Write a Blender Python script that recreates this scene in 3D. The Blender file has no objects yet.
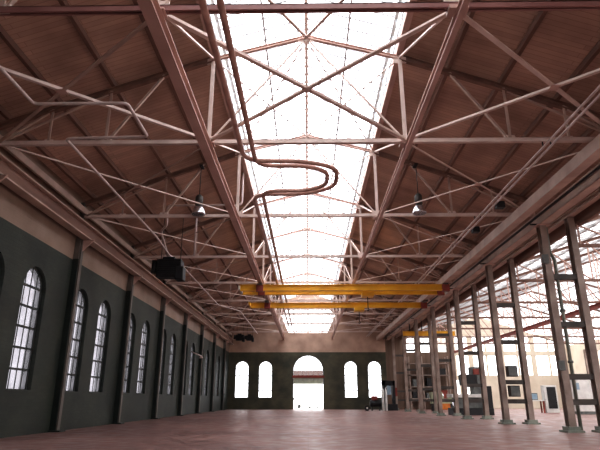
import bpy, bmesh, math, random
from mathutils import Vector, Matrix
random.seed(7)
S = bpy.context.scene
COL = S.collection

# ------------------------------------------------------------------ materials
def new_mat(name):
    m = bpy.data.materials.new(name); m.use_nodes = True
    nt = m.node_tree; nt.nodes.clear()
    out = nt.nodes.new('ShaderNodeOutputMaterial')
    return m, nt, out
def mottled(name, c1, c2, rough=0.6, metal=0.0, scale=1.2, detail=6, bump=0.0, stretch=(1,1,1), spec=0.5):
    m, nt, out = new_mat(name)
    N, L = nt.nodes, nt.links
    b = N.new('ShaderNodeBsdfPrincipled'); L.new(b.outputs[0], out.inputs[0])
    tc = N.new('ShaderNodeTexCoord'); mp = N.new('ShaderNodeMapping'); mp.inputs['Scale'].default_value = stretch
    no = N.new('ShaderNodeTexNoise'); no.inputs['Scale'].default_value = scale; no.inputs['Detail'].default_value = detail
    L.new(tc.outputs['Object'], mp.inputs[0]); L.new(mp.outputs[0], no.inputs['Vector'])
    r = N.new('ShaderNodeValToRGB'); r.color_ramp.elements[0].position = .32; r.color_ramp.elements[1].position = .68
    r.color_ramp.elements[0].color = (*c1, 1); r.color_ramp.elements[1].color = (*c2, 1)
    L.new(no.outputs[0], r.inputs[0]); L.new(r.outputs[0], b.inputs['Base Color'])
    b.inputs['Roughness'].default_value = rough; b.inputs['Metallic'].default_value = metal
    b.inputs['Specular IOR Level'].default_value = spec
    if bump:
        bp = N.new('ShaderNodeBump'); bp.inputs['Strength'].default_value = bump; bp.inputs['Distance'].default_value = .02
        L.new(no.outputs[0], bp.inputs['Height']); L.new(bp.outputs[0], b.inputs['Normal'])
    return m
M = {}
M['steel']   = mottled('pale_pink_steel_paint', (.60,.47,.42), (.78,.66,.60), .5, scale=.9)
M['beam']    = mottled('mauve_steel_paint', (.50,.33,.28), (.64,.45,.39), .5, scale=.7)
M['redchord'] = mottled('dark_red_chord_paint', (.26,.12,.11), (.38,.20,.18), .5, scale=.7)
M['girder']  = mottled('beige_girder_paint', (.42,.30,.25), (.60,.46,.39), .55, scale=.8)
M['column']  = mottled('worn_column_paint', (.24,.18,.155), (.42,.34,.295), .55, scale=1.1)
M['colgrey'] = mottled('grey_green_column_paint', (.20,.22,.19), (.34,.36,.31), .55, scale=1.4)
M['batten'] = mottled('dark_batten_paint', (.05,.045,.04), (.11,.09,.08), .55, scale=1.2)
M['darkgreen'] = mottled('black_green_paint', (.010,.016,.014), (.025,.034,.030), .5, scale=1.0)
M['pilflange'] = mottled('brown_paint_and_lit_flange', (.10,.085,.075), (.20,.17,.15), .5, scale=.6)  # brown upper shaft; on the flange the paler tone paints in light
M['pipe']    = mottled('brown_pipe_paint', (.44,.26,.21), (.58,.37,.31), .4, scale=2)
M['palepipe']= mottled('pale_pipe_paint', (.50,.40,.38), (.68,.58,.55), .4, scale=2)
M['yellow']  = mottled('crane_yellow_paint', (.72,.36,.02), (.85,.50,.04), .45, scale=.8)
M['orange']  = mottled('dull_orange_paint', (.55,.16,.03), (.70,.26,.05), .5, scale=2)
M['red']     = mottled('oxide_red_paint', (.22,.04,.03), (.32,.07,.05), .5, scale=2)
M['black']   = mottled('black_iron', (.008,.008,.010), (.022,.022,.026), .5, scale=2)
M['grey']    = mottled('machine_grey_paint', (.11,.12,.12), (.20,.21,.20), .45, scale=2)
M['white']   = mottled('chalky_white_paint', (.62,.62,.60), (.80,.80,.78), .5, scale=1.5)
M['metal']   = mottled('spun_aluminium', (.62,.64,.68), (.8,.82,.85), .25, metal=.9, scale=3)
M['purlin']  = mottled('stained_purlin_wood', (.19,.105,.08), (.29,.17,.13), .7, scale=1.5, stretch=(1,.15,1))
M['frame']   = mottled('dark_window_putty', (.03,.035,.033), (.06,.065,.06), .6, scale=3)
M['skyframe']= mottled('white_glazing_bar_paint', (.40,.40,.41), (.52,.52,.53), .6, scale=2)
M['yard']    = mottled('pale_yard_concrete', (.55,.53,.50), (.70,.68,.64), .9, scale=.3)
M['blue']    = mottled('pale_blue_enamel', (.25,.36,.46), (.35,.46,.55), .4, scale=3)
M['green']   = mottled('pale_machine_green', (.32,.36,.24), (.45,.48,.34), .5, scale=2)

def glass(name, trans, transl, mixf):
    m, nt, out = new_mat(name); N, L = nt.nodes, nt.links
    t = N.new('ShaderNodeBsdfTransparent'); t.inputs[0].default_value = (*trans, 1)
    d = N.new('ShaderNodeBsdfTranslucent'); d.inputs[0].default_value = (*transl, 1)
    tc = N.new('ShaderNodeTexCoord'); no = N.new('ShaderNodeTexNoise'); no.inputs['Scale'].default_value = 1.3
    L.new(tc.outputs['Object'], no.inputs['Vector'])
    mr = N.new('ShaderNodeMapRange'); mr.inputs[1].default_value = .3; mr.inputs[2].default_value = .7
    mr.inputs[3].default_value = max(0, mixf-.15); mr.inputs[4].default_value = min(1, mixf+.15)
    L.new(no.outputs[0], mr.inputs[0])
    mx = N.new('ShaderNodeMixShader'); L.new(mr.outputs[0], mx.inputs[0]); L.new(t.outputs[0], mx.inputs[1]); L.new(d.outputs[0], mx.inputs[2])
    g = N.new('ShaderNodeBsdfGlossy'); g.inputs['Roughness'].default_value = .15
    m2 = N.new('ShaderNodeMixShader'); m2.inputs[0].default_value = .04
    L.new(mx.outputs[0], m2.inputs[1]); L.new(g.outputs[0], m2.inputs[2]); L.new(m2.outputs[0], out.inputs[0])
    return m
M['skyglass']  = glass('skylight_glass', (.95,.96,1), (.9,.92,.95), .3)
M['sideglass'] = glass('bluish_side_glass', (.60,.70,.74), (.8,.85,.88), .3)
M['leftglass'] = glass('tinted_frosted_glass', (.48,.47,.49), (.36,.36,.38), .35)  # grey tint lets less through, mixed unevenly by noise
M['aisleglass'] = glass('aisle_roof_glass', (.50,.50,.50), (.5,.5,.5), .3)
M['dimglass'] = glass('tinted_pink_glass', (.10,.075,.07), (.1,.08,.08), .3)
M['farglass']  = glass('clear_old_glass', (.85,.86,.87), (.8,.82,.85), .2)

def wall_mat(name, ca, cb_, k):
    m, nt, out = new_mat(name); N, L = nt.nodes, nt.links
    b = N.new('ShaderNodeBsdfPrincipled'); L.new(b.outputs[0], out.inputs[0]); b.inputs['Roughness'].default_value = .55
    tc = N.new('ShaderNodeTexCoord'); sep = N.new('ShaderNodeSeparateXYZ'); L.new(tc.outputs['Object'], sep.inputs[0])
    add = N.new('ShaderNodeMath'); add.operation = 'ADD'; L.new(sep.outputs[0], add.inputs[0]); L.new(sep.outputs[1], add.inputs[1])
    cb = N.new('ShaderNodeCombineXYZ'); L.new(add.outputs[0], cb.inputs[0]); L.new(sep.outputs[2], cb.inputs[1])
    br = N.new('ShaderNodeTexBrick'); br.inputs['Scale'].default_value = 1.0
    br.inputs['Brick Width'].default_value = .42; br.inputs['Row Height'].default_value = .16; br.inputs['Mortar Size'].default_value = .012
    br.inputs['Color1'].default_value = (*ca,1); br.inputs['Color2'].default_value = (*cb_,1); br.inputs['Mortar'].default_value = (ca[0]*.6,ca[1]*.6,ca[2]*.6,1)
    L.new(cb.outputs[0], br.inputs['Vector'])
    no = N.new('ShaderNodeTexNoise'); no.inputs['Scale'].default_value = .5; no.inputs['Detail'].default_value = 8; L.new(tc.outputs['Object'], no.inputs['Vector'])
    r = N.new('ShaderNodeValToRGB'); r.color_ramp.elements[0].position = .3; r.color_ramp.elements[1].position = .7
    r.color_ramp.elements[0].color = (.6,.62,.65,1); r.color_ramp.elements[1].color = (1.5,1.4,1.3,1); L.new(no.outputs[0], r.inputs[0])
    mg = N.new('ShaderNodeMix'); mg.data_type = 'RGBA'; mg.blend_type = 'MULTIPLY'; mg.inputs[0].default_value = 1
    L.new(br.outputs[0], mg.inputs[6]); L.new(r.outputs[0], mg.inputs[7])
    r2 = N.new('ShaderNodeValToRGB'); r2.color_ramp.elements[0].position = .3; r2.color_ramp.elements[1].position = .7
    r2.color_ramp.elements[0].color = (.27*k,.18*k,.135*k,1); r2.color_ramp.elements[1].color = (.42*k,.30*k,.235*k,1); L.new(no.outputs[0], r2.inputs[0])
    gt = N.new('ShaderNodeMath'); gt.operation = 'GREATER_THAN'; gt.inputs[1].default_value = 9.05; L.new(sep.outputs[2], gt.inputs[0])
    mx = N.new('ShaderNodeMix'); mx.data_type = 'RGBA'; L.new(gt.outputs[0], mx.inputs[0]); L.new(mg.outputs[2], mx.inputs[6]); L.new(r2.outputs[0], mx.inputs[7])
    L.new(mx.outputs[2], b.inputs['Base Color'])
    bp = N.new('ShaderNodeBump'); bp.inputs['Strength'].default_value = .3; bp.inputs['Distance'].default_value = .02
    L.new(br.outputs['Fac'], bp.inputs['Height']); bp.invert = True; L.new(bp.outputs[0], b.inputs['Normal'])
    return m
M['wall'] = wall_mat('black_green_brick_with_cream_band', (.028,.036,.028), (.021,.028,.022), .85)
M['farwall'] = wall_mat('lit_olive_brick_with_cream_band', (.090,.088,.058), (.070,.072,.048), 1.45)  # brighter copy of the wall colours, with the far end's light painted in
M['cream'] = mottled('cream_aisle_plaster', (.64,.57,.47), (.76,.70,.60), .7, scale=.4)
M['brownwall'] = mottled('brown_board_wall', (.13,.085,.06), (.24,.16,.12), .7, scale=.8, stretch=(2,2,.2))

def plank_mat():
    m, nt, out = new_mat('brown_roof_boards'); N, L = nt.nodes, nt.links
    b = N.new('ShaderNodeBsdfPrincipled'); L.new(b.outputs[0], out.inputs[0]); b.inputs['Roughness'].default_value = .7
    tc = N.new('ShaderNodeTexCoord')
    br = N.new('ShaderNodeTexBrick'); br.inputs['Scale'].default_value = 1; br.inputs['Brick Width'].default_value = 4.1
    br.inputs['Row Height'].default_value = .24; br.inputs['Mortar Size'].default_value = .012
    br.inputs['Color1'].default_value = (.55,.39,.315,1); br.inputs['Color2'].default_value = (.47,.33,.265,1); br.inputs['Mortar'].default_value = (.38,.24,.19,1)
    L.new(tc.outputs['Object'], br.inputs['Vector'])
    no = N.new('ShaderNodeTexNoise'); no.inputs['Scale'].default_value = .35; no.inputs['Detail'].default_value = 6; L.new(tc.outputs['Object'], no.inputs['Vector'])
    r = N.new('ShaderNodeValToRGB'); r.color_ramp.elements[0].position = .3; r.color_ramp.elements[1].position = .7
    r.color_ramp.elements[0].color = (.7,.66,.64,1); r.color_ramp.elements[1].color = (1.3,1.28,1.25,1); L.new(no.outputs[0], r.inputs[0])
    mg = N.new('ShaderNodeMix'); mg.data_type = 'RGBA'; mg.blend_type = 'MULTIPLY'; mg.inputs[0].default_value = 1
    L.new(br.outputs[0], mg.inputs[6]); L.new(r.outputs[0], mg.inputs[7]); L.new(mg.outputs[2], b.inputs['Base Color'])
    return m
M['planks'] = plank_mat()

def floor_mat():
    m, nt, out = new_mat('terracotta_shop_floor'); N, L = nt.nodes, nt.links
    b = N.new('ShaderNodeBsdfPrincipled'); L.new(b.outputs[0], out.inputs[0])
    tc = N.new('ShaderNodeTexCoord')
    n1 = N.new('ShaderNodeTexNoise'); n1.inputs['Scale'].default_value = .16; n1.inputs['Detail'].default_value = 7
    n2 = N.new('ShaderNodeTexNoise'); n2.inputs['Scale'].default_value = 1.4; n2.inputs['Detail'].default_value = 8
    L.new(tc.outputs['Object'], n1.inputs['Vector']); L.new(tc.outputs['Object'], n2.inputs['Vector'])
    ad = N.new('ShaderNodeMix'); ad.inputs[0].default_value = .45; L.new(n1.outputs[0], ad.inputs[2]); L.new(n2.outputs[0], ad.inputs[3])
    r = N.new('ShaderNodeValToRGB'); r.color_ramp.elements[0].position = .36; r.color_ramp.elements[1].position = .64
    r.color_ramp.elements[0].color = (.17,.095,.088,1); r.color_ramp.elements[1].color = (.36,.215,.19,1)
    L.new(ad.outputs[0], r.inputs[0])
    br = N.new('ShaderNodeTexBrick'); br.offset = 0; br.inputs['Scale'].default_value = 1; br.inputs['Brick Width'].default_value = 4.6; br.inputs['Row Height'].default_value = 4.6
    br.inputs['Mortar Size'].default_value = .015; br.inputs['Color1'].default_value = (1,1,1,1); br.inputs['Color2'].default_value = (.93,.93,.93,1); br.inputs['Mortar'].default_value = (.8,.8,.8,1)
    L.new(tc.outputs['Object'], br.inputs['Vector'])
    mg = N.new('ShaderNodeMix'); mg.data_type = 'RGBA'; mg.blend_type = 'MULTIPLY'; mg.inputs[0].default_value = 1
    L.new(r.outputs[0], mg.inputs[6]); L.new(br.outputs[0], mg.inputs[7]); L.new(mg.outputs[2], b.inputs['Base Color'])
    mr = N.new('ShaderNodeMapRange'); mr.inputs[1].default_value = .35; mr.inputs[2].default_value = .65; mr.inputs[3].default_value = .32; mr.inputs[4].default_value = .62
    L.new(n2.outputs[0], mr.inputs[0]); L.new(mr.outputs[0], b.inputs['Roughness'])
    b.inputs['Specular IOR Level'].default_value = .4
    return m
M['floor'] = floor_mat()

# ------------------------------------------------------------------ mesh helpers
def tag(o, label=None, cat=None, group=None, kind=None):
    if label: o['label'] = label
    if cat: o['category'] = cat
    if group: o['group'] = group
    if kind: o['kind'] = kind
    return o
def empty(name, loc, label=None, cat=None, group=None, kind=None):
    o = bpy.data.objects.new(name, None); COL.objects.link(o); o.location = loc; o.empty_display_size = .3
    return tag(o, label, cat, group, kind)
class MB:
    """collects shapes in world coordinates, links them as ONE mesh object"""
    def __init__(s): s.bm = bmesh.new()
    def poly(s, vs, fs):
        v = [s.bm.verts.new(p) for p in vs]
        for f in fs: s.bm.faces.new([v[i] for i in f])
        return s
    def box(s, a, b):
        (x0,y0,z0),(x1,y1,z1) = a, b
        return s.poly([(x0,y0,z0),(x1,y0,z0),(x1,y1,z0),(x0,y1,z0),(x0,y0,z1),(x1,y0,z1),(x1,y1,z1),(x0,y1,z1)],
                      [(0,3,2,1),(4,5,6,7),(0,1,5,4),(1,2,6,5),(2,3,7,6),(3,0,4,7)])
    def prof(s, p, q, pts, up=(0,0,1)):
        p, q = Vector(p), Vector(q); d = (q-p).normalized(); up = Vector(up)
        if abs(d.dot(up)) > .98: up = Vector((0,1,0))
        u = d.cross(up).normalized(); v = u.cross(d).normalized(); n = len(pts)
        vs = [p+u*a+v*b for a,b in pts] + [q+u*a+v*b for a,b in pts]
        fs = [tuple(range(n))[::-1], tuple(range(n,2*n))] + [(i,(i+1)%n,n+(i+1)%n,n+i) for i in range(n)]
        return s.poly(vs, fs)
    def bar(s, p, q, w, h, up=(0,0,1)):
        return s.prof(p, q, [(-w/2,-h/2),(w/2,-h/2),(w/2,h/2),(-w/2,h/2)], up)
    def ibeam(s, p, q, w, h, t=.04, up=(0,0,1)):
        a, b, c = w/2, h/2, t/2
        return s.prof(p, q, [(-a,-b),(a,-b),(a,-b+t),(c,-b+t),(c,b-t),(a,b-t),(a,b),(-a,b),(-a,b-t),(-c,b-t),(-c,-b+t),(-a,-b+t)], up)
    def angle(s, p, q, w, h, t=.02, up=(0,0,1)):
        a, b = w/2, h/2     # a T made of two angles back to back
        return s.prof(p, q, [(-a,-b),(a,-b),(a,-b+t),(t,-b+t),(t,b),(-t,b),(-t,-b+t),(-a,-b+t)], up)
    def tube(s, path, r, n=10, caps=True):
        path = [Vector(p) for p in path]; rings = []
        t0 = (path[1]-path[0]).normalized(); ref = Vector((0,0,1)) if abs(t0.z) < .9 else Vector((1,0,0))
        u = t0.cross(ref).normalized()
        for i, p in enumerate(path):
            t = (path[min(i+1,len(path)-1)] - path[max(i-1,0)]).normalized()
            u = (u - t*u.dot(t)).normalized(); v = t.cross(u)
            rr = r[i] if isinstance(r, (list,tuple)) else r
            rings.append([s.bm.verts.new(p + (u*math.cos(k*2*math.pi/n)+v*math.sin(k*2*math.pi/n))*rr) for k in range(n)])
        for a, b in zip(rings, rings[1:]):
            for k in range(n): s.bm.faces.new([a[k], a[(k+1)%n], b[(k+1)%n], b[k]]).smooth = True
        if caps: s.bm.faces.new(rings[0][::-1]); s.bm.faces.new(rings[-1])
        return s
    def cyl(s, p, q, r, n=14): return s.tube([p, q], r, n)
    def lathe(s, c, prof, n=20):
        c = Vector(c); rings = []
        for r, z in prof: rings.append([s.bm.verts.new(c+Vector((r*math.cos(k*2*math.pi/n), r*math.sin(k*2*math.pi/n), z))) for k in range(n)])
        for a, b in zip(rings, rings[1:]):
            for k in range(n): s.bm.faces.new([a[k], a[(k+1)%n], b[(k+1)%n], b[k]]).smooth = True
        s.bm.faces.new(rings[0][::-1]); s.bm.faces.new(rings[-1]); return s
    def build(s, name, mat, parent=None, origin=None, bevel=0):
        off = Vector((0,0,0))
        if parent:
            q = parent
            while q: off += q.location; q = q.parent
        loc = Vector((0,0,0))
        if origin is not None: loc = Vector(origin) - off
        bmesh.ops.translate(s.bm, verts=s.bm.verts, vec=-(off+loc))
        bmesh.ops.recalc_face_normals(s.bm, faces=s.bm.faces)
        if bevel:
            bmesh.ops.bevel(s.bm, geom=list(s.bm.edges), offset=bevel, segments=2, affect='EDGES', profile=.5)
        me = bpy.data.meshes.new(name); s.bm.to_mesh(me); s.bm.free(); me.materials.append(mat)
        o = bpy.data.objects.new(name, me); COL.objects.link(o); o.location = loc
        if parent: o.parent = parent
        return o
def copy_tree(o, parent=None, shift=None):
    c = o.copy(); COL.objects.link(c); c.parent = parent
    if shift: c.location = Vector(o.location) + Vector(shift)
    for ch in list(o.children): copy_tree(ch, c)
    return c
def fillet(path, r, n=6):
    P = [Vector(p) for p in path]; out = [P[0]]
    for i in range(1, len(P)-1):
        a, b, c = P[i-1], P[i], P[i+1]; d1 = (a-b); d2 = (c-b); k = min(r, d1.length*.45, d2.length*.45)
        s, e = b+d1.normalized()*k, b+d2.normalized()*k
        for j in range(n+1):
            t = j/n; out.append(s*(1-t)**2 + b*2*t*(1-t) + e*t*t)
    out.append(P[-1]); return out
def arch_pts(x0, x1, z0, z1, n=16):
    """outline of a round-topped opening"""
    r = (x1-x0)/2; cx = (x0+x1)/2; zs = z1-r
    return [(x0,z0),(x1,z0)] + [(cx+r*math.cos(math.pi*k/n), zs+r*math.sin(math.pi*k/n)) for k in range(n+1)]
def plate(name, outer, holes, mapf, thick, mat, parent=None, kind=None):
    """flat wall with openings; (u,v,w) -> world by mapf, w in 0..thick"""
    cu = bpy.data.curves.new(name, 'CURVE'); cu.dimensions = '2D'; cu.fill_mode = 'BOTH'; cu.extrude = thick/2
    for ring in [outer]+holes:
        sp = cu.splines.new('POLY'); sp.points.add(len(ring)-1); sp.use_cyclic_u = True
        for i, (u, v) in enumerate(ring): sp.points[i].co = (u, v, 0, 1)
    tmp = bpy.data.objects.new('tmp', cu); COL.objects.link(tmp)
    dg = bpy.context.evaluated_depsgraph_get(); me = bpy.data.meshes.new_from_object(tmp.evaluated_get(dg))
    bpy.data.objects.remove(tmp); bpy.data.curves.remove(cu)
    off = Vector((0,0,0))
    if parent: off = parent.location
    for v in me.vertices: v.co = Vector(mapf(v.co.x, v.co.y, v.co.z+thick/2)) - off
    bm = bmesh.new(); bm.from_mesh(me); bmesh.ops.remove_doubles(bm, verts=bm.verts, dist=1e-4); bmesh.ops.recalc_face_normals(bm, faces=bm.faces)
    bm.to_mesh(me); bm.free(); me.materials.clear(); me.materials.append(mat); me.name = name
    for p in me.polygons: p.use_smooth = False
    o = bpy.data.objects.new(name, me); COL.objects.link(o)
    if parent: o.parent = parent
    if kind: o['kind'] = kind
    return o

ORD = ['nearest', 'second', 'third', 'fourth', 'fifth', 'sixth', 'seventh', 'eighth', 'ninth']
YC = [19.5+9.2*k for k in range(8)]            # column and truss lines
YT = [11.7] + YC                                # trusses
YEND = 90.3; YBACK = -8.0; XL = -13.2
def roofz(x): return 16.15-.364*(abs(x)-4.05)

# ------------------------------------------------------------------ floor, yard
MB().box((-14.2,YBACK-.5,-.3),(49,100.6,0)).build('floor', M['floor'])['kind'] = 'structure'
yd = MB().box((-120,-60,-.5),(160,260,-.32)).box((-4.5,90.9,-.32),(4.5,100,-.03)).build('ground', M['yard']); yd['kind'] = 'structure'

# ------------------------------------------------------------------ nave walls
def mapL(u, v, w): return (XL-w, u, v)
def mapF(u, v, w): return (u, YEND+w, v)
lw = []
for k in range(-1, 8):
    c = 19.5+9.2*k
    for s in (.55, 4.35):
        if c+s+2.15 < YEND-.3 and c+s > YBACK+1: lw.append((c+s, c+s+2.15))
holesL = [arch_pts(a, b, 1.95, 7.75) for a, b in lw]
plate('wall_left', [(YBACK,-.3),(YEND+.6,-.3),(YEND+.6,12.85),(YBACK,12.85)], holesL, mapL, .6, M['wall'], kind='structure')
GL = [(-3.3,12.2),(3.4,12.2),(4.8,15.3),(3.8,16.3),(-3.7,16.3),(-4.7,15.3)]
farw = [(-12.1,-9.8),(-8.2,-5.9),(6.0,8.2),(9.9,12.2)]
holesF = [arch_pts(a, b, 1.76, 7.65) for a, b in farw] + [arch_pts(-2.5, 2.6, -.001, 8.6, 24)] + [GL]
plate('wall_far', [(-13.75,-.3),(13.0,-.3),(13.0,roofz(13)+.1),(4.05,16.3),(4.05,17.9),(0,19.2),(-4.05,17.9),(-4.05,16.3),(-13.75,roofz(13.75)+.1)],
      holesF, mapF, .6, M['farwall'], kind='structure')
plate('wall_rear', [(-14,-.3),(49,-.3),(49,12),(32,17.5),(15.7,12.0),(4.05,16.3),(4.05,17.9),(0,19.2),(-4.05,17.9),(-4.05,16.3),(-14,12.6)],
      [arch_pts(-2.5,2.6,2,8.6)]+[[(18+6*k,3),(22+6*k,3),(22+6*k,9),(18+6*k,9)] for k in range(5)], lambda u,v,w:(u,YBACK-w,v), .5, M['wall'], kind='structure')

wn = [0]
def arched_window(a, b, z0, z1, mapf, gmat, rows, cols, heavy=.09, thin=.035, depth=.24):
    wn[0] += 1
    cx = (a+b)/2; base = mapf(cx, z0, depth)
    root = empty('window_%d' % wn[0], base, kind='structure')
    r = (b-a)/2; zs = z1-r
    bars = MB()
    def barp(u0,v0,u1,v1,t):
        bars.bar(mapf(u0,v0,depth), mapf(u1,v1,depth), t, t)
    ol = arch_pts(a+.04, b-.04, z0+.04, z1-.04)
    pts = [mapf(u,v,depth) for u,v in ol]
    for p, q in zip(pts, pts[1:]+pts[:1]): bars.bar(p, q, .1, .1)
    for k in range(1, rows):
        z = z0+(z1-z0)*k/rows; hw = r if z < zs else math.sqrt(max(0, r*r-(z-zs)**2))
        barp(cx-hw, z, cx+hw, z, heavy)
    for k in range(1, cols):
        u = a+(b-a)*k/cols; top = zs+math.sqrt(max(0, r*r-(u-cx)**2)); barp(u, z0, u, top, thin)
    if depth > .1:
        sill = MB().prof(mapf(a, z0+.03, .12), mapf(b, z0+.03, .12), [(-.14,-.03),(.14,-.03),(.14,.03),(-.14,.03)])
        sill.build('window_sill', M['frame'], root)
    bars.build('window_frame', M['frame'], root)
    plate('glass', arch_pts(a+.03,b-.03,z0+.03,z1-.03), [], lambda u,v,w: mapf(u,v,depth+.01+w), .01, gmat, root)
    return root
for a, b in lw:
    arched_window(a, b, 1.95, 7.75, mapL, M['leftglass'], 6, 4)
for a, b in farw:
    arched_window(a, b, 1.76, 7.65, mapF, M['farglass'], 5, 3, heavy=.10, thin=.045)

def sheet(vs, mat, name, parent): return MB().poly(vs, [(0,1,2,3)]).build(name, mat, parent)
# the arched doorway in the far wall
d = empty('door_1', (0.05, YEND+.3, 0), kind='structure')
MB().box((-2.6,YEND-.06,4.95),(2.7,YEND+.3,5.32)).build('lintel_beam', M['red'], d)
fr = MB()
al = arch_pts(-2.47, 2.57, .0, 8.57, 24)
P = [mapF(u,v,.3) for u,v in al[1:]]+[mapF(*al[0],.3)]
for p, q in zip(P, P[1:]): fr.bar(p, q, .12, .3, (0,1,0))
fr.build('door_frame', M['frame'], d)
lun = arch_pts(-2.4, 2.5, 5.35, 8.5, 20)
plate('fanlight_glass', [(-2.4,6.25),(2.5,6.25)]+[(u,v) for u,v in arch_pts(-2.4,2.5,0,8.5,20)[2:]], [], lambda u,v,w: mapF(u,v,.3+w), .01, M['farglass'], d)
sheet([mapF(-2.4,5.3,.3),mapF(2.5,5.3,.3),mapF(2.5,6.25,.3),mapF(-2.4,6.25,.3)], M['dimglass'], 'tinted_lower_glass', d)
fb = MB().bar(mapF(-2.45,6.3,.3), mapF(2.55,6.3,.3), .06, .06)
for u in (-1.6,-.8,.05,.9,1.7): fb.bar(mapF(u,5.3,.3), mapF(u,6.3,.3), .05, .05)
fb.build('fanlight_bars', M['beam'], d)
rs = MB()
for k in range(6): rs.box((-2.4,YEND+.25+.02*(k%2),3.95+k*.17),(2.5,YEND+.33,3.95+k*.17+.165))
rs.build('roller_shutter', M['green'], d)

# ------------------------------------------------------------------ roof
def ceil(name, sgn):
    xo = 15.7 if sgn > 0 else 13.9
    xi = 4.15
    o = MB()
    vs = []
    for y in (YBACK-.3, YEND+.6):
        for x, dz in ((xi,0),(xo,0),(xo,.16),(xi,.16)): vs.append((sgn*x, y, roofz(x)+dz))
    o.poly(vs, [(0,1,2,3),(4,5,6,7),(0,1,5,4),(1,2,6,5),(2,3,7,6),(3,0,4,7)])
    ob = o.build(name, M['planks']); ob['kind'] = 'structure'; return ob
ceil('ceiling', -1); ceil('ceiling', 1)
PUR = [6.15, 8.3, 10.55, 12.6]
for sgn, side in ((-1,'left'),(1,'right')):
    for i, x in enumerate(PUR + ([14.6] if sgn > 0 else [])):
        z = roofz(x)-.13
        o = MB().bar((sgn*x,YBACK,z),(sgn*x,YEND,z),.16,.24).build('roof_purlin', M['purlin'], origin=(sgn*x,YBACK,z))
        tag(o, 'brown roof purlin on the %s slope, %s one out from the skylight' % (side, ['first','second','third','fourth','fifth'][i]), 'purlin', 'roof purlins')
    # curb of the skylight
    o = MB().box((sgn*4.05-.13,YBACK,15.87),(sgn*4.05+.13,YEND,16.25)).build('skylight_curb', M['beam'], origin=(sgn*4.05,YBACK,16))
    tag(o, 'long painted curb beam along the %s edge of the skylight' % side, 'beam')

# skylight: glazed sides and glazed pitched roof
for sgn in (-1,1):
    wn[0] += 1; r = empty('window_%d' % wn[0], (sgn*4.05, YBACK, 16.25), kind='structure')
    b = MB(); y = YBACK
    while y < YEND: b.bar((sgn*4.05,y,16.2),(sgn*4.05,y,17.9),.06,.08); y += 1.15
    b.bar((sgn*4.05,YBACK,16.9),(sgn*4.05,YEND,16.9),.05,.05).bar((sgn*4.05,YBACK,17.9),(sgn*4.05,YEND,17.9),.16,.16)
    b.build('glazing_frame', M['skyframe'], r)
    sheet([(sgn*4.1,YBACK,16.25),(sgn*4.1,YEND,16.25),(sgn*4.1,YEND,17.9),(sgn*4.1,YBACK,17.9)], M['sideglass'], 'glass', r)
    wn[0] += 1; r = empty('window_%d' % wn[0], (sgn*4.05, YBACK, 17.9), kind='structure')
    b = MB(); y = YBACK
    while y < YEND: b.bar((sgn*4.05,y,17.95),(0,y,19.2),.06,.09); y += .766
    for f_ in (.5,): b.bar((sgn*4.05*f_,YBACK,17.95+1.25*(1-f_)-.06),(sgn*4.05*f_,YEND,17.95+1.25*(1-f_)-.06),.09,.12)
    b.build('glazing_frame', M['skyframe'], r)
    sheet([(sgn*4.3,YBACK,17.97),(sgn*4.3,YEND,17.97),(0,YEND,19.27),(0,YBACK,19.27)], M['skyglass'], 'glass', r)
rb = MB().ibeam((0,YBACK,19.1),(0,YEND,19.1),.16,.26).build('ridge_beam', M['steel'], origin=(0,YBACK,19.1))
tag(rb, 'long ridge beam under the peak of the glazed skylight', 'beam')
# far gable light
wn[0] += 1; r = empty('window_%d' % wn[0], (0, YEND+.3, 12.3), kind='structure')
b = MB()
for p, q in zip(GL, GL[1:]+GL[:1]): b.bar(mapF(*p,.3), mapF(*q,.3), .2, .2)
for v, hw in ((12.95,3.6),(13.8,4.0),(14.7,4.5),(15.4,4.6)): b.bar(mapF(.05-hw,v,.3), mapF(.05+hw,v,.3), .16, .16)
for u in (-2.4,0.05,2.5): b.bar(mapF(u,12.2,.3), mapF(u,16.3,.3), .12, .12)
for u in (-2.4,0.05): b.bar(mapF(u,12.2,.3), mapF(u+2.45,14.7,.3), .1, .1); b.bar(mapF(u+2.45,12.2,.3), mapF(u,14.7,.3), .1, .1)
b.build('window_frame', M['steel'], r)
MB().poly([mapF(u,v,.33) for u,v in GL], [tuple(range(6))]).build('glass', M['farglass'], r)

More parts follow.
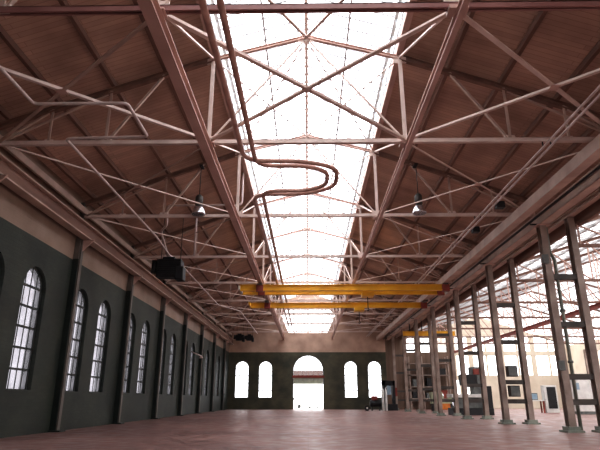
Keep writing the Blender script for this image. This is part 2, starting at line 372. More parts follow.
# ------------------------------------------------------------------ trusses
ZC = 11.7
def make_truss(Y):
    root = empty('roof_truss', (0, Y, ZC))
    st = M['steel']
    def A(name, p, q, w, h, mat=st): return MB().angle((p[0],Y,p[1]),(q[0],Y,q[1]),w,h).build(name, mat, root)
    MB().box((-12.95,Y-.09,ZC-.10),(13.1,Y-.03,ZC+.08)).box((-12.95,Y+.03,ZC-.10),(13.1,Y+.09,ZC+.08)).box((-12.95,Y-.09,ZC+.05),(13.1,Y+.09,ZC+.08)).build('bottom_chord', st, root)
    for s in (-1,1):
        xo = 13.15
        MB().ibeam((s*xo,Y,roofz(xo)-.42),(s*4.05,Y,roofz(4.05)-.42),.2,.26,.03).build('top_chord', M['purlin'], root)
        MB().ibeam((s*4.05,Y,roofz(4.05)-.42),(0,Y,16.85),.14,.16,.03).build('apex_chord', M['beam'], root)
        A('vertical', (s*4.05,ZC),(s*4.05,15.7),.17,.17)
        A('vertical', (s*8.35,ZC),(s*8.35,14.15),.12,.12, M['girder'])  # outer members browner: dimmer light away from the skylight put into colour
        A('vertical', (s*10.75,ZC),(s*10.75,13.27),.10,.10, M['girder'])
        A('diagonal', (s*8.35,ZC),(s*6.15,14.95),.12,.12, M['girder'])
        A('diagonal', (s*12.85,ZC),(s*10.75,13.27),.10,.10, M['girder'])
        A('diagonal', (s*12.85,ZC),(s*8.35,14.1),.09,.09, M['girder'])
        A('diagonal', (s*4.05,ZC),(0,16.8),.08,.08)
        for x, w, h in ((4.05,.6,.34),(8.35,.45,.3),(10.75,.35,.24),(12.75,.4,.4)):
            MB().box((s*x-w/2,Y-.025,ZC-.08),(s*x+w/2,Y+.025,ZC-.08+h)).build('gusset_plate', st, root)
        MB().box((s*4.05-.28,Y-.02,15.45),(s*4.05+.28,Y+.02,15.85)).build('gusset_plate', st, root)
    MB().box((-.35,Y-.02,16.6),(.35,Y+.02,16.95)).build('gusset_plate', st, root)
    return root
t0 = make_truss(YT[0])
for i, Y in enumerate(YT):
    t = t0 if i == 0 else copy_tree(t0, shift=(0, Y-YT[0], 0))
    if i == 0: lab = 'gabled pale steel roof truss nearest the camera, its chord across the top edge'
    elif i == len(YT)-1: lab = 'gabled pale steel roof truss farthest away, just before the far wall'
    else: lab = 'gabled pale steel roof truss spanning the hall, %s from the camera' % ORD[i]
    tag(t, lab, 'truss', 'roof trusses')

for ch in t0.children:
    if ch.name.startswith('bottom_chord'): ch.data = ch.data.copy(); ch.data.materials[0] = M['redchord']; ch['label'] = 'dark red bottom chord'
# longitudinal runway beams hung below the truss nodes
for s, side, w in ((-1,'left',.36),(1,'right',.17)):
    r = empty('runway_beam', (s*4.08, YBACK, 11.3), 'long mauve steel beam below the trusses along the %s side of the skylight' % side, 'beam')
    MB().ibeam((s*4.08,YBACK,11.34),(s*4.08,YEND,11.34),w,.44 if s < 0 else .30,.04).build('beam', M['beam'], r)
    for Y in YT: MB().box((s*4.08-.26,Y-.2,11.56 if s < 0 else 11.49),(s*4.08+.26,Y+.2,11.60)).build('clip_plate', M['beam'], r)

# cross bracing in the plane of the bottom chords + sway braces beside the skylight
def cross(x0, x1, ya, yb, lab, w=.12):
    z = ZC+.03; cx, cy = (x0+x1)/2, (ya+yb)/2
    w = w if i == 0 else .07
    r = empty('cross_brace', (cx, cy, z), lab, 'brace', 'crossed braces between the roof trusses')
    MB().angle((x0,ya+.1,z),(x1,yb-.1,z),w,w).build('brace_bar', M['steel'], r)
    MB().angle((x1,ya+.1,z-.03),(x0,yb-.1,z-.03),w if x0*x1 < -1 or x0 > 0 else w*.8,w*.8).build('brace_bar', M['steel' if x0*x1 < -1 or x0 > 0 else 'girder'], r)
    MB().box((cx-.16,cy-.16,z-.09),(cx+.16,cy+.16,z-.07)).build('gusset_plate', M['beam'], r)
for i in range(len(YT)-1):
    a, b = YT[i], YT[i+1]
    bay = ('in the nearest roof bay' if i == 0 else 'in the %s roof bay from the camera' % ORD[i])
    if i == 0: cross(-4.05, 4.05, a, b, 'large pale steel X brace crossing below the skylight', .15)
    cross(-12.8,-4.05, a, b, 'pale steel X brace left of the skylight, '+bay, .14 if i == 0 else .10)
    cross(4.05, 12.8, a, b, 'pale steel X brace right of the skylight, '+bay, .14 if i == 0 else .10)
    for s, side in ((-1,'left'),(1,'right')):
        o = MB().angle((s*4.05,b-.1,15.7),(s*4.05,a+.1,11.8),.09,.09).build('sway_brace', M['steel'], origin=(s*4.05,a,11.8))
        tag(o, 'sloping sway brace on the %s skylight edge, %s' % (side, bay), 'brace', 'sway braces beside the skylight')
    if i == 0:
        for s, side in ((-1,'left'),(1,'right')):
            o = MB().angle((0,b-.1,16.8),(s*4.05,a+.1,15.75),.13,.13).build('ridge_brace', M['steel'], origin=(0,b,16.8))
            tag(o, 'dark looking brace sloping %s from the skylight peak of the second truss' % side, 'brace')
    else:
        r = empty('roof_cross_brace', (0,(a+b)/2,16.2), 'thin X brace just under the skylight glass, '+bay, 'brace', 'thin crossed braces under the skylight')
        for s in (-1,1):
            MB().angle((0,a+.1,16.8),(s*4.0,b-.1,15.75),.05,.05).build('brace_bar', M['steel'], r)
            MB().angle((0,b-.1,16.78),(s*4.0,a+.1,15.73),.05,.05).build('brace_bar', M['steel'], r)

# ------------------------------------------------------------------ left wall columns and girder
def make_wall_column(Y):
    r = empty('wall_column', (-12.85, Y, 0))
    MB().box((-13.2,Y-.22,0),(-12.9,Y+.22,9.1)).build('shaft', M['darkgreen'], r)
    MB().box((-13.2,Y-.22,9.1),(-12.9,Y+.22,10.28)).box((-13.2,Y-.16,10.28),(-13.0,Y+.16,12.5)).build('upper_shaft', M['pilflange'], r)
    MB().box((-12.9,Y-.15,0.05),(-12.82,Y+.15,10.24)).build('front_flange', M['pilflange'], r)  # paler than the shaft: light catching the flange is put into its colour
    MB().box((-13.2,Y-.36,0),(-12.6,Y+.36,.08)).build('base_plate', M['darkgreen'], r)
    MB().poly([(-12.82,Y-.05,9.6),(-12.82,Y-.05,10.26),(-12.2,Y-.05,10.26),(-12.82,Y+.05,9.6),(-12.82,Y+.05,10.26),(-12.2,Y+.05,10.26)],
              [(0,1,2),(3,4,5),(0,1,4,3),(1,2,5,4),(2,0,3,5)]).build('bracket', M['beam'], r)
    return r
c0 = make_wall_column(YC[0])
for i, Y in enumerate(YC):
    c = c0 if i == 0 else copy_tree(c0, shift=(0,Y-YC[0],0))
    lab = 'dark green wall column at the left wall, beyond the frame edge' if i == 0 else \
          'dark green steel column on the left wall, %s one seen from the camera' % ORD[i-1]
    tag(c, lab, 'column', 'dark columns along the left wall')
g = empty('crane_girder', (-12.7,YBACK,10.3), 'long beige crane girder carried by the dark columns of the left wall', 'girder')
MB().box((-12.72,YBACK,10.34),(-12.64,YEND-.05,11.02)).build('web', M['purlin'], g)
for z in (10.28,11.02): MB().box((-12.93,YBACK,z),(-12.43,YEND-.05,z+.07)).build('flange', M['girder'], g)
MB().box((-12.73,YBACK,11.08),(-12.63,YEND-.05,11.2)).build('rail', M['beam'], g)
MB().bar((-12.9,YBACK,11.95),(-12.9,YEND-.05,11.95),.14,.34).build('eave_strut', M['girder'], g)

# ------------------------------------------------------------------ right side: double columns
def make_double(Y):
    r = empty('double_column', (14.18, Y, 0))
    for x, top in ((13.35,10.95),(15.0,11.45)):
        MB().ibeam((x,Y,.12),(x,Y,top),.35,.48,.05,(0,1,0)).build('shaft', M['column'], r)
        MB().box((x-.42,Y-.5,0),(x+.42,Y+.5,.10)).box((x-.30,Y-.36,.10),(x+.30,Y+.36,.28)).build('base_plate', M['colgrey'], r)
    for z in (8.0,5.4,2.7,1.45):
        MB().box((13.5,Y-.18,z-.14),(14.85,Y+.18,z+.14)).build('batten', M['batten'], r)
    MB().box((13.0,Y-.35,10.95),(13.75,Y+.35,11.0)).build('cap_plate', M['beam'], r)
    return r
dc0 = make_double(YC[0])
for i, Y in enumerate(YC):
    c = dc0 if i == 0 else copy_tree(dc0, shift=(0,Y-YC[0],0))
    lab = 'pair of steel columns right of the frame edge, nearest the camera' if i == 0 else \
          'pair of worn pinkish steel columns with battens on the right, %s pair in view' % ORD[i-1]
    tag(c, lab, 'column', 'double columns along the right side')
def ig(name, x, z, w, h, lab, mat, ya=YBACK, yb=YEND, cat='girder'):
    o = MB().ibeam((x,ya,z),(x,yb,z),w,h,.06).build(name, mat, origin=(x,ya,z)); tag(o, lab, cat); return o
ga = empty('crane_girder', (11.75,YBACK,11.3), 'wide pale box crane girder hung under the trusses along the right side', 'girder')
MB().box((11.58,YBACK,11.02),(11.92,YEND,11.58)).build('girder', M['girder'], ga)
MB().box((11.50,YBACK,10.98),(12.0,YEND,11.02)).build('bottom_flange', M['girder'], ga)
gb = empty('column_girder', (13.4,YBACK,11.3), 'deep beige girder resting on the inner shafts of the right columns', 'girder')
MB().ibeam((13.4,YBACK,11.34),(13.4,YEND,11.34),.5,.66,.06).build('girder', M['girder'], gb)
MB().bar((12.75,YBACK,11.2),(12.75,YEND,11.2),.07,.1).build('conductor_rail', M['black'], gb)
for Y in YC: MB().box((12.75,Y-.04,11.05),(13.2,Y+.04,11.12)).build('rail_bracket', M['black'], gb)
ig('eave_beam', 15.0, 11.6, .34, .3, 'beige eave beam on the outer shafts of the right columns', M['girder'], cat='beam')

# greenish service pipe and switch boxes between the nearest columns
p = empty('riser_pipe', (14.0, 28.9, 0), 'grey green vertical service pipe inside the nearest column pair in view', 'pipe')
MB().tube([(13.85,28.75,0),(13.85,28.75,9.0),(13.72,28.9,9.5),(13.72,28.9,10.95)], .09).build('pipe', M['colgrey'], p)
for z in (3.4,6.1): MB().tube([(13.85,28.75,z),(13.85,28.75,z+.12)], .14).build('coupling', M['grey'], p)
for z, lab in ((8.7,'small grey junction box high on the nearest column pair'),(3.0,'small dark switch box low on the nearest column pair')):
    o = MB().box((13.0,28.25,z),(13.32,28.42,z+.5)).build('junction_box', M['grey'], origin=(13.15,28.35,z), bevel=.015); tag(o, lab, 'box')
for z, lab in ((3.05,'dark square control box above the batten of the second column pair'),(1.75,'dark square control box below the batten of the second column pair')):
    r = empty('control_box', (14.1,37.5,z), lab, 'box', 'control boxes on the second column pair')
    MB().box((13.62,37.3,z),(14.3,37.72,z+.72)).build('housing', M['batten'], r, bevel=.02)
    MB().box((13.68,37.27,z+.06),(14.24,37.3,z+.66)).build('door', M['grey'], r)

o = MB().box((15.45,YBACK,11.0),(15.68,YEND,11.78)).build('trim_1', M['purlin']); o['kind'] = 'structure'
# ------------------------------------------------------------------ aisle on the right
XR = 48
def mapR(u, v, w): return (XR+w, u, v)
holesR = [[(y,2.2),(y+6.6,2.2),(y+6.6,9.2),(y,9.2)] for y in [YBACK+3+9.2*k for k in range(11)]]
plate('wall_right', [(YBACK,-.3),(100.5,-.3),(100.5,11),(YBACK,11)], holesR, mapR, .4, M['cream'], kind='structure')
def grid_window(a, b, z0, z1, mapf, cols, rows, gm, fm=M['cream'], t=.16):
    wn[0] += 1; r = empty('window_%d' % wn[0], mapf((a+b)/2, z0, .2), kind='structure')
    m = MB()
    for k in range(cols+1): u = a+(b-a)*k/cols; m.bar(mapf(u,z0,.2), mapf(u,z1,.2), t, t)
    for k in range(rows+1): v = z0+(z1-z0)*k/rows; m.bar(mapf(a,v,.2), mapf(b,v,.2), t*.8, t*.8)
    m.build('window_frame', fm, r)
    MB().poly([mapf(a,z0,.22),mapf(b,z0,.22),mapf(b,z1,.22),mapf(a,z1,.22)], [(0,1,2,3)]).build('glass', gm, r)
for h in holesR: grid_window(h[0][0], h[1][0], 2.2, 9.2, mapR, 4, 4, M['farglass'])
def mapA(u, v, w): return (u, 100+w, v)
ax = [24.6+5.75*k for k in range(4)]
holesA = []
for x in ax:
    holesA += [[(x,9.9),(x+5.2,9.9),(x+5.2,12.9),(x,12.9)], [(x,5.6),(x+5.2,5.6),(x+5.2,9.3),(x,9.3)]]
holesA += [[(26.0,1.2),(29.5,1.2),(29.5,5.0),(26.0,5.0)]]
plate('wall_aisle_far', [(23.6,-.3),(XR+.4,-.3),(XR+.4,11),(32,16.4),(23.6,14)], holesA, mapA, .4, M['cream'], kind='structure')
for h in holesA: grid_window(h[0][0], h[1][0], h[0][1], h[2][1], mapA, 2, 1, M['farglass'], t=.3)
def mapP(u, v, w): return (u, YEND+w, v)
holesP = [[(16.5,9.0),(18.3,9.0),(18.3,11.4),(16.5,11.4)],[(18.9,9.0),(20.9,9.0),(20.9,11.4),(18.9,11.4)],[(21.5,9.0),(23.3,9.0),(23.3,11.4),(21.5,11.4)]]
plate('wall_partition', [(13.0,-.3),(24,-.3),(24,13.9),(15.7,11.4),(15.7,roofz(15.7)+.1),(13.0,roofz(13)+.1)], holesP, mapP, .3, M['brownwall'], kind='structure')
for h in holesP: grid_window(h[0][0], h[1][0], h[0][1], h[2][1], mapP, 1, 1, M['farglass'], M['frame'], .1)
o = MB().box((23.7,YEND+.3,-.3),(24,100,13.5)).build('wall_return', M['cream']); o['kind'] = 'structure'
# posts and shelves standing against the brown wall
r = empty('storage_rack', (19.5, 88.8, 0), 'tall brown storage rack of posts and shelves against the brown wall', 'rack')
for x in (16.4,18.5,20.6,22.7):
    for y in (88.2,89.8): MB().box((x-.1,y-.1,0),(x+.1,y+.1,8.2)).build('post', M['column'], r)
for z in (1.6,3.4,5.2,7.0): MB().box((16.3,88.1,z),(22.8,89.9,z+.12)).build('shelf', M['column'], r)
for x, z, w, h, m_, lab in ((16.8,1.72,1.2,1.0,'black','black crate at the left of the lowest rack shelf'),(19.0,1.72,1.2,.8,'grey','grey crate in the middle of the lowest rack shelf'),
        (21.1,1.72,1.2,1.2,'red','dark red crate at the right of the lowest rack shelf'),(17.0,3.52,1.1,1.1,'grey','grey crate at the left of the second rack shelf'),
        (19.2,3.52,1.0,1.3,'black','black crate in the middle of the second rack shelf'),(21.2,5.32,1.1,1.0,'black','black crate at the right of the third rack shelf')):
    q = empty('crate', (x+w/2,89,z), lab, 'crate', 'crates on the storage rack')
    MB().box((x,88.5,z),(x+w,89.5,z+h*.8)).build('body', M[m_], q); MB().box((x-.03,88.47,z+h*.8),(x+w+.03,89.53,z+h)).build('lid', M[m_], q)

# glazed aisle roof
RX = 32; 
def az(x): return 11.15 + (5.0 if True else 0)*(1-abs(x-RX)/16.3)
for s, xe in ((-1,15.7),(1,48.3)):
    wn[0] += 1; r = empty('window_%d' % wn[0], (xe, YBACK, az(xe)), kind='structure')
    m = MB(); y = YBACK
    while y < 100: m.bar((xe,y,az(xe)+.3),(RX,y,az(RX)+.3),.07,.08); y += 1.15
    for k in range(6): x = xe+(RX-xe)*k/6; m.bar((x,YBACK,az(x)+.26),(x,100,az(x)+.26),.12,.16)
    m.build('glazing_frame', M['skyframe'], r)
    sheet([(xe,YBACK,az(xe)+.35),(xe,100.4,az(xe)+.35),(RX,100.4,az(RX)+.35),(RX,YBACK,az(RX)+.35)], M['aisleglass'], 'glass', r)
def make_aisle_truss(Y):
    r = empty('aisle_truss', (RX, Y, 9.8)); m = M['purlin']
    MB().box((15.2,Y-.08,9.72),(47.9,Y+.08,9.9)).build('bottom_chord', m, r)
    N_ = 12; xs = [15.4+(47.9-15.4)*k/N_ for k in range(N_+1)]
    for s in (-1,1):
        xe = 15.4 if s < 0 else 47.9
        MB().ibeam((xe,Y,az(xe)+.05),(RX,Y,az(RX)+.05),.16,.2,.03).build('top_chord', m, r)
    for k, x in enumerate(xs): MB().angle((x,Y,9.8),(x,Y,az(x)+.05),.1,.1).build('vertical', M['beam'], r)
    for k in range(N_):
        a, b = (xs[k], xs[k+1]) if xs[k] < RX-.1 else (xs[k+1], xs[k])
        MB().angle((a,Y,az(a)),(b,Y,9.8),.09,.09).build('diagonal', M['beam'], r)
    return r
a0 = make_aisle_truss(YC[0])
for i, Y in enumerate(YC):
    a = a0 if i == 0 else copy_tree(a0, shift=(0,Y-YC[0],0))
    tag(a, 'dark truss under the glazed roof of the right aisle, %s from the camera' % ORD[i], 'truss', 'roof trusses of the right aisle')
o = MB().ibeam((26,10,9.51),(26,99.9,9.51),.3,.42,.05).build('aisle_runway', M['red'], origin=(26,10,9.5)); tag(o, 'long dark red runway beam slanting across the bright right aisle', 'beam')
for i, Y in enumerate(YC+[93.1]):
    o = MB().ibeam((47.6,Y,.05),(47.6,Y,9.7),.4,.4,.05,(0,1,0)).build('aisle_column', M['column'], origin=(47.6,Y,0)); tag(o, 'slim steel column against the right aisle wall, %s from the camera' % ORD[i], 'column', 'wall columns of the right aisle')

# ------------------------------------------------------------------ cranes
def crane(Y, pair, lab):
    r = empty('bridge_crane', (3.2, Y, 10.3), lab, 'crane', 'yellow bridge cranes')
    ys = (Y-.9, Y+.9) if pair else (Y,)
    for y in ys: MB().ibeam((-5.75,y,10.62),(12.1,y,10.62),.36,.52,.05).build('girder', M['yellow'], r)
    for x in (-4.08, 11.75):
        tr = MB().box((x-.2,Y-1.2,10.84),(x+.2,Y+1.2,10.96)).build('end_truck', M['batten'], r)
        for y in ys: MB().box((x-.3,y-.22,10.30),(x+.3,y+.22,10.86)).build('hanger', M['red'], r)
        for y in (Y-.9,Y+.9):
            MB().tube([(x-.12,y,11.0),(x+.12,y,11.0)], .05).build('wheel', M['black'], r)
    MB().box((-5.9,Y-1.1,10.5),(-5.75,Y+1.1,10.8)).build('end_stop', M['white' if pair else 'yellow'], r)
    hx = 5.2
    h = MB().box((hx-.5,Y-.55,10.0),(hx+.5,Y+.55,10.36)).build('hoist', M['yellow'], r)
    MB().cyl((hx,Y,9.2),(hx,Y,10.0),.03).build('hoist_rope', M['black'], h)
    MB().tube(fillet([(hx,Y,9.2),(hx,Y,9.02),(hx+.1,Y,8.9),(hx+.02,Y,8.8),(hx-.1,Y,8.88)],.06), .035).build('hook', M['black'], h)
    return r
crane(45.2, True, 'yellow double girder bridge crane hung under the trusses, nearer and larger one')
crane(53.2, False, 'yellow single girder bridge crane behind the larger yellow crane')
r = empty('monorail_beam', (15.9,70.1,9.6), 'short orange yellow crane beam low between the right columns', 'crane')
MB().ibeam((12.5,70.1,9.75),(19.3,70.1,9.75),.3,.6,.05).build('girder', M['yellow'], r)
for x, zt in ((13.4,11.02),(15.0,11.46)): MB().box((x-.06,70.04,10.04),(x+.06,70.16,zt)).build('hanger', M['black'], r)

# ------------------------------------------------------------------ pipes
def hangers(root, pts, top, w=.02):
    for x, y, z in pts: MB().box((x-.02,y-.02,z),(x+.02,y+.02,top)).build('hanger', M['black'], root)
for j, (off, lab) in enumerate(((-.2,'outer brown pipe that loops out under the skylight, nearer the left edge'),(.2,'inner brown pipe that loops out under the skylight, inside the outer pipe'))):
    # second pipe nests inside the first
    a = -2.42+off; k = -off
    path = [(a,YBACK,11.25),(a,20.25+off*-1,11.25),(-.2,20.55+k,11.25),(1.05+k*-.0+(-off if False else 0)+(0.2-off)*.5-.1,21.3+k*.5,11.25),
            (1.25-(.2+off)*.0+k,22.4,11.25),(1.05,23.5-k*.5,11.25),(-.2,24.05-k,11.25),(a,24.15+off,11.25),(a,74,11.25)]
    if j == 0: path = [(-2.66,YBACK,11.25),(-2.66,20.35,11.25),(0.0,20.45,11.25),(1.35,21.2,11.25),(1.35,23.3,11.25),(0.0,24.2,11.25),(-2.66,24.25,11.25),(-2.66,74,11.25)]
    else:      path = [(-2.2,YBACK,11.25),(-2.2,19.95,11.25)] + [(0.0,20.9,11.25),(.9,21.5,11.25),(.9,23.0,11.25),(0.0,23.78,11.25),(-2.2,23.8,11.25),(-2.2,74,11.25)]
    if j == 1: path = [(-2.2,YBACK,11.25),(-2.2,20.9,11.25),(0.0,20.9,11.25),(.92,21.55,11.25),(.92,23.1,11.25),(0.0,23.75,11.25),(-2.2,23.78,11.25),(-2.2,74,11.25)]
    r = empty('looped_pipe', (a,YBACK,11.25), lab, 'pipe')
    pp = fillet(path, .9, 8)
    MB().tube(pp, .10, 12).build('pipe', M['pipe'], r)
    x = path[0][0]
    hangers(r, [(x,Y,11.33) for Y in YT[:-1]], 11.62)
# zigzag pipe of the left roof side
r = empty('zigzag_pipe', (-9.45,YBACK,11.3), 'thin pale pipe zigzagging under the left roof slope toward the black heater', 'pipe')
zp = [(-9.45,YBACK,11.3),(-9.45,15.8,11.3),(-6.2,15.8,11.3),(-6.2,18.25,11.3),(-9.46,18.35,11.3),(-9.5,31.5,11.3),(-9.6,35.3,11.1),(-9.6,36.8,11.3),(-9.7,56.8,11.3),(-7.85,60.9,11.3),(-7.85,83,11.3)]
MB().tube(fillet(zp,.2,4), .06, 10).build('pipe', M['palepipe'], r)
hangers(r, [(-9.45,11.3,11.35),(-9.47,28.7,11.35),(-9.65,47.1,11.35),(-7.85,65.5,11.35)], 11.62)
r = empty('heater_feed_pipe', (-9.2,33,11.3), 'pale pipe rising beside the black heater and running right to the skylight edge', 'pipe')
MB().tube(fillet([(-9.75,35.5,11.0),(-9.75,34.6,11.5),(-9.75,33.2,12.2),(-9.1,32.2,12.3),(-9.1,32.0,13.6),(-4.25,32.0,13.6),(-4.25,32.0,15.9)],.3,5), .075, 10).build('pipe', M['palepipe'], r)
MB().tube([(-7.15,32.0,13.6),(-7.15,32.0,10.2)], .06).build('branch_pipe', M['palepipe'], r)
# unit heater
def heater(x, y, z, w, hgt, dd, lab, top):
    r = empty('unit_heater', (x,y,z), lab, 'heater', 'black unit heaters')
    MB().box((x-w/2,y-dd/2,z),(x+w/2,y+dd/2,z+hgt)).build('housing', M['black'], r, bevel=.05)
    lv = MB()
    for k in range(8): lv.box((x-w/2+.1,y-dd/2-.05,z+.1+k*(hgt-.2)/8),(x+w/2-.1,y-dd/2,z+.16+k*(hgt-.2)/8))
    lv.build('louvres', M['black'], r)
    MB().tube([(x,y+dd/2,z+hgt/2),(x,y+dd/2+.12,z+hgt/2)], hgt*.36, 20).build('fan_ring', M['black'], r)
    MB().box((x+w*.30,y-dd*.7,z-.22),(x+w*.62,y+dd*.3,z+hgt*.55)).build('motor', M['black'], r, bevel=.05)
    MB().tube([(x-w*.62,y-dd*.2,z+hgt*.25),(x-w*.62,y-dd*.2,z+hgt*.95)], .2, 12).build('header_tank', M['black'], r)
    MB().box((x-w*.62,y-.1,z+hgt*.5),(x-w*.5,y+.1,z+hgt*.7)).build('inlet', M['black'], r)
    MB().box((x-w*.3,y-dd*.3,z+hgt),(x+w*.2,y+dd*.3,z+hgt+.2)).build('flue_collar', M['black'], r, bevel=.03)
    for sx in (-1,1): MB().box((x+sx*w*.4-.02,y-.02,z+hgt),(x+sx*w*.4+.02,y+.02,top)).build('hanger_rod', M['black'], r)
heater(-9.55,35.5,9.55,1.7,1.25,.9,'black unit heater hanging below the left roof slope', roofz(9.6)-.0)
heater(-11.0,86.5,10.6,1.3,.9,.7,'small black heater high in the far left corner', roofz(11.3))
heater(-9.4,86.5,10.6,1.1,.8,.7,'small black heater high near the far wall, right of its twin', roofz(9.7))
# conduits on the right
for x, z, lab in ((9.65,11.36,'left one of the two thin conduits running along the right roof slope'),(9.98,11.42,'right one of the two thin conduits running along the right roof slope')):
    r = empty('conduit', (x,YBACK,z), lab, 'conduit')
    MB().tube([(x,YBACK,z),(x,88,z)], .05, 8).build('pipe', M['palepipe'], r)
    hangers(r, [(x,Y,z+.04) for Y in YT], 11.61)
for Y, lab in ((26.3,'small black box on the right conduits, nearer one'),(30.6,'small black box on the right conduits, farther one')):
    o = MB().box((10.03,Y-.2,11.2),(10.45,Y+.2,11.55)).build('junction_box', M['black'], origin=(10.3,Y,11.3), bevel=.02); tag(o, lab, 'box')
# thin low pipe on left wall
r = empty('wall_bracket_lamp', (-12.9, 62, 6.6), 'small pale bracket arm sticking out of the left wall', 'bracket')
MB().tube([(-13.2,60.6,6.7),(-12.0,60.6,6.2)], .07).build('arm', M['palepipe'], r)
MB().lathe((-12.0,60.6,5.95), [(.22,0),(.2,.1),(.08,.3)]).build('shade', M['palepipe'], r)

# ------------------------------------------------------------------ high bay lamps
def lamp(x, Y):
    zb = 11.60; r = empty('high_bay_lamp', (x,Y,zb)); k = 1.3
    MB().lathe((x,Y,zb), [(a*k,b*k) for a,b in [(.29,0),(.30,.03),(.27,.16),(.19,.34),(.12,.42),(.11,.40),(.17,.32),(.25,.15),(.275,.03),(.27,.0)]], 24).build('reflector', M['metal'], r)
    MB().lathe((x,Y,zb+.40*k), [(a*k,b*k) for a,b in [(.10,0),(.17,.04),(.17,.42),(.11,.50),(.04,.55)]], 16).build('ballast_housing', M['batten'], r)
    MB().cyl((x,Y,zb+.92*k),(x,Y,14.62),.025,8).build('stem', M['black'], r)
    MB().lathe((x,Y,zb+.06), [(.03,0),(.10,.06),(.12,.16),(.05,.3)], 14).build('bulb', M['white'], r)
    MB().box((x-.1,Y-.1,14.62),(x+.1,Y+.45,14.70)).build('mount', M['black'], r)
    return r
l0 = lamp(-6.22, 28.2); tag(l0, 'bell shaped metal high bay lamp hanging left of the skylight', 'lamp', 'high bay lamps')
l1 = copy_tree(l0, shift=(12.6,0,0)); tag(l1, 'bell shaped metal high bay lamp hanging right of the skylight', 'lamp')

# ------------------------------------------------------------------ machines and objects on the floor
# big machine tool behind the third column pair
def P(parent, name, mat, boxes, bevel=.03):
    m = MB()
    for a, b in boxes: m.box(a, b)
    return m.build(name, M[mat], parent, bevel=bevel)
x, y = 15.2, 59.5
r = empty('boring_mill', (x+1.8,y,0), 'large dark machine tool with a pale table behind the right columns', 'machine')
P(r,'bed','black',[((x,y-1.2,0),(x+4.2,y+1.2,.7))])
P(r,'work_table','white',[((x-.1,y-1.3,1.75),(x+3.0,y+.9,2.1))])
P(r,'saddle','grey',[((x+.4,y-1.0,.7),(x+2.4,y+.8,1.75))])
P(r,'machine_column','grey',[((x+2.5,y-.5,.7),(x+3.6,y+.9,4.9))])
P(r,'head','black',[((x+1.2,y-.8,3.0),(x+2.9,y+.3,4.1))])
P(r,'motor','red',[((x+2.6,y-.6,4.1),(x+3.3,y+.2,4.7))])
MB().cyl((x+1.7,y-.3,2.4),(x+1.7,y-.3,3.0),.18).build('spindle', M['metal'], r)
P(r,'guard','black',[((x+3.7,y-1.1,.7),(x+4.2,y+.9,2.9))])
MB().tube([(x+.2,y-1.35,1.2),(x+.2,y-1.25,1.2)],.35,16).build('handwheel', M['metal'], r)
# orange / pale green machine
x, y = 17.4, 76
r = empty('lathe', (x+1.2,y,0), 'pale green lathe with an orange front low behind the right columns', 'machine')
P(r,'bed','green',[((x-.6,y-.6,1.0),(x+2.6,y+.6,1.5))])
P(r,'headstock','green',[((x-.6,y-.7,1.5),(x+.9,y+.6,2.5))])
P(r,'tailstock','green',[((x+1.8,y-.4,1.5),(x+2.4,y+.4,2.2))])
P(r,'front_panel','orange',[((x+.2,y-.78,.25),(x+1.8,y-.5,1.0))])
P(r,'pedestal','black',[((x-.5,y-.5,0),(x+.2,y+.5,1.0))]); P(r,'pedestal','black',[((x+1.8,y-.5,0),(x+2.5,y+.5,1.0))])
MB().tube([(x+.9,y,2.0),(x+1.15,y,2.0)],.3,18).build('chuck', M['metal'], r)
# dark machines by far right corner
x, y = 9.3, 82
r = empty('press', (x+2.6,y,0), 'tall black press in the far right corner of the hall', 'machine')
P(r,'base','black',[((x+1.6,y-.8,0),(x+3.8,y+.8,.9))])
P(r,'frame','black',[((x+1.8,y-.5,.9),(x+2.2,y+.6,4.2)),((x+3.2,y-.5,.9),(x+3.6,y+.6,4.2)),((x+1.8,y-.5,3.5),(x+3.6,y+.6,4.2))])
P(r,'ram','blue',[((x+2.4,y-.4,2.2),(x+3.0,y+.4,3.6))])
P(r,'flywheel_guard','red',[((x+3.6,y-.4,2.0),(x+3.9,y+.5,3.2))])
r = empty('compressor', (x+.6,y-1,0), 'low black compressor left of the tall press at the far wall', 'machine')
MB().tube([(x-.3,y-1,1.0),(x-.2,y-1,1.0),(x+1.3,y-1,1.0),(x+1.4,y-1,1.0)],[.3,.5,.5,.3],18).build('tank', M['black'], r)
P(r,'motor','red',[((x,y-1.3,1.45),(x+.8,y-.7,2.0))])
for q in (x,x+1.1): P(r,'leg','black',[((q-.06,y-1.3,0),(q+.06,y-.7,.6))],0)
for q, h_, lab in ((x+1.55,3.3,'left one of two white gas cylinders beside the black press'),(x+3.05-1.05,3.2,'right one of two white gas cylinders beside the black press')):
    r = empty('gas_cylinder', (q,y-1.8,0), lab, 'cylinder')
    MB().lathe((q,y-1.8,0),[(.16,0),(.17,.05),(.17,h_-.5),(.1,h_-.3),(.05,h_-.2)],14).build('bottle', M['white'], r)
    MB().lathe((q,y-1.8,h_-.22),[(.05,0),(.07,.02),(.07,.2),(.03,.22)],10).build('valve', M['metal'], r)
r = empty('floor_fan', (8.3,78.4,0), 'small white topped dark floor fan lying left of the corner machines', 'fan')
MB().tube([(8.3,78.2,.4),(8.3,78.6,.4)],.36,18).build('fan_ring', M['black'], r)
MB().tube([(8.3,78.12,.4),(8.3,78.2,.4)],.14,12).build('hub', M['white'], r)
P(r,'foot','black',[((8.0,78.2,0),(8.6,78.6,.06))],0)
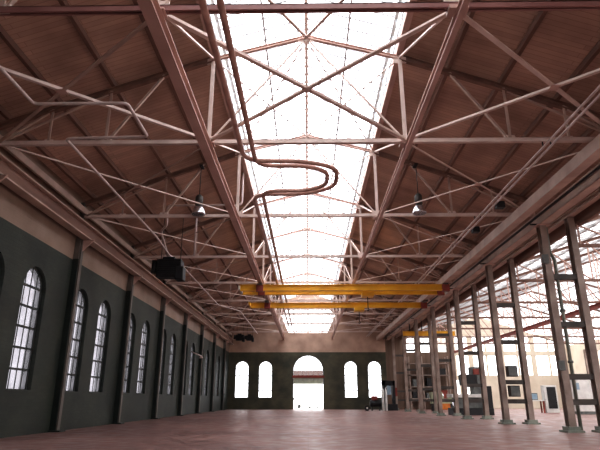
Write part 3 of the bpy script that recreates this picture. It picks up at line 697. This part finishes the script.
# things in the aisle
x, y = 27.2, 68.5
r = empty('work_table', (x+.8,y,0), 'pale work table with dark legs out in the bright right aisle', 'table')
P(r,'table_top','white',[((x,y-.5,1.35),(x+1.7,y+.5,1.5))])
for q in (x+.15,x+1.55):
    for w in (y-.4,y+.4): P(r,'leg','red',[((q-.07,w-.07,0),(q+.07,w+.07,1.35))],0)
r = empty('screen_box', (x+.3,y,1.5), 'blue faced box standing on the pale work table', 'box')
P(r,'housing','grey',[((x,y-.3,1.5),(x+1.0,y+.3,2.3))]); P(r,'panel','blue',[((x+.08,y-.33,1.58),(x+.92,y-.3,2.22))],0)
x = 29.25
r = empty('steel_cabinet', (x+.6,y,0), 'tall black doored pale cabinet right of the work table in the aisle', 'cabinet')
P(r,'body','white',[((x-.25,y-.4,.0),(x+1.35,y+.5,3.2))]); P(r,'door','black',[((x+.1,y-.46,.5),(x+1.15,y-.4,3.0))],0)
x, y = 30.6, 62
r = empty('white_cabinet', (x,y,0), 'white equipment cabinet with a dark emblem behind the nearest column pair', 'cabinet')
P(r,'body','white',[((x-1.0,y-.5,1.6),(x+1.0,y+.5,4.0))]); P(r,'drawer_base','white',[((x-1.0,y-.5,.3),(x+1.0,y+.5,1.5))]); P(r,'emblem','blue',[((x-.75,y-.53,2.6),(x-.45,y-.5,3.3))],0)
P(r,'plinth','grey',[((x-1.0,y-.45,0),(x+1.0,y+.45,.3))],0)

# seen through the doorway: parked van and low bushes outside
r = empty('parked_van', (-1.0,128,-.32), 'pale parked van outside, seen through the far doorway', 'van')
MB().prof((-3.4,127,-.32+1.5),(-3.4,129,-.32+1.5),[(-2.4,-1.1),(2.4,-1.1),(2.4,0),(1.6,.9),(-2.4,.9)],(0,0,1)).build('body', M['white'], r, bevel=.05)
for q in (-4.9,-2.0): MB().tube([(q,126.9,.05),(q,127.2,.05)],.36,16).build('wheel', M['black'], r)
P(r,'window','black',[((-4.9,126.95,1.4),(-3.2,127.0,1.9))],0)
for q, rad, lab in ((-1.8,.5,'small dark bush outside, left in the far doorway'),(.3,.42,'small dark bush outside, middle of the far doorway'),(1.9,.36,'small dark bush outside, right in the far doorway')):
    b = MB()
    for k in range(70):
        th, ph = random.uniform(0,6.28), random.uniform(0,1.5); c = Vector((q,112,-.32))+Vector((math.cos(th)*math.cos(ph),math.sin(th)*math.cos(ph),math.sin(ph)))*rad*random.uniform(.6,1.1)
        u = Vector((random.uniform(-1,1),random.uniform(-1,1),random.uniform(-.5,1))).normalized()*.12; v = u.orthogonal().normalized()*.07
        b.poly([c-u,c+v,c+u,c-v],[(0,1,2,3)])
    b.tube([(q,112,-.32),(q,112,.1)],.04,6)
    o = b.build('bush', M['darkgreen'], origin=(q,112,-.32)); tag(o, lab, 'bush', 'bushes outside the doorway')

# ------------------------------------------------------------------ light
w = bpy.data.worlds.new('overcast_sky'); S.world = w; w.use_nodes = True
nt = w.node_tree; nt.nodes.clear(); N, L = nt.nodes, nt.links
bg = N.new('ShaderNodeBackground'); ow = N.new('ShaderNodeOutputWorld'); L.new(bg.outputs[0], ow.inputs[0])
tc = N.new('ShaderNodeTexCoord'); sp = N.new('ShaderNodeSeparateXYZ'); L.new(tc.outputs['Generated'], sp.inputs[0])
rp = N.new('ShaderNodeValToRGB'); rp.color_ramp.elements[0].position = .0; rp.color_ramp.elements[0].color = (.86,.86,.87,1)
rp.color_ramp.elements[1].position = .9; rp.color_ramp.elements[1].color = (.98,.97,.97,1)
L.new(sp.outputs[2], rp.inputs[0]); L.new(rp.outputs[0], bg.inputs[0]); bg.inputs[1].default_value = 5.0
def portal(loc, rot, sx, sy):
    l = bpy.data.lights.new('sky_portal', 'AREA'); l.shape = 'RECTANGLE'; l.size = sx; l.size_y = sy; l.cycles.is_portal = True
    o = bpy.data.objects.new('sky_portal', l); COL.objects.link(o); o.location = loc; o.rotation_euler = rot
portal((0,41,19.6),(0,0,0),8.6,100)
portal((32,46,16.8),(0,0,0),34,110)
portal((48.6,46,5.5),(0,math.pi/2,0),8,110)

# ------------------------------------------------------------------ camera
cam = bpy.data.cameras.new('camera'); co = bpy.data.objects.new('camera', cam); COL.objects.link(co)
cam.sensor_width = 36; cam.sensor_fit = 'HORIZONTAL'; cam.lens = 525/600*36; cam.clip_end = 1000
co.location = (0,0,1.6); co.rotation_euler = (math.radians(90+18.34), 0, .0145)
S.camera = co
S.view_settings.view_transform = 'Standard'; S.view_settings.look = 'None'; S.view_settings.exposure = .25; S.view_settings.gamma = .80
S.cycles.max_bounces = 10; S.cycles.diffuse_bounces = 5; S.cycles.transparent_max_bounces = 24
S.cycles.use_denoising = True
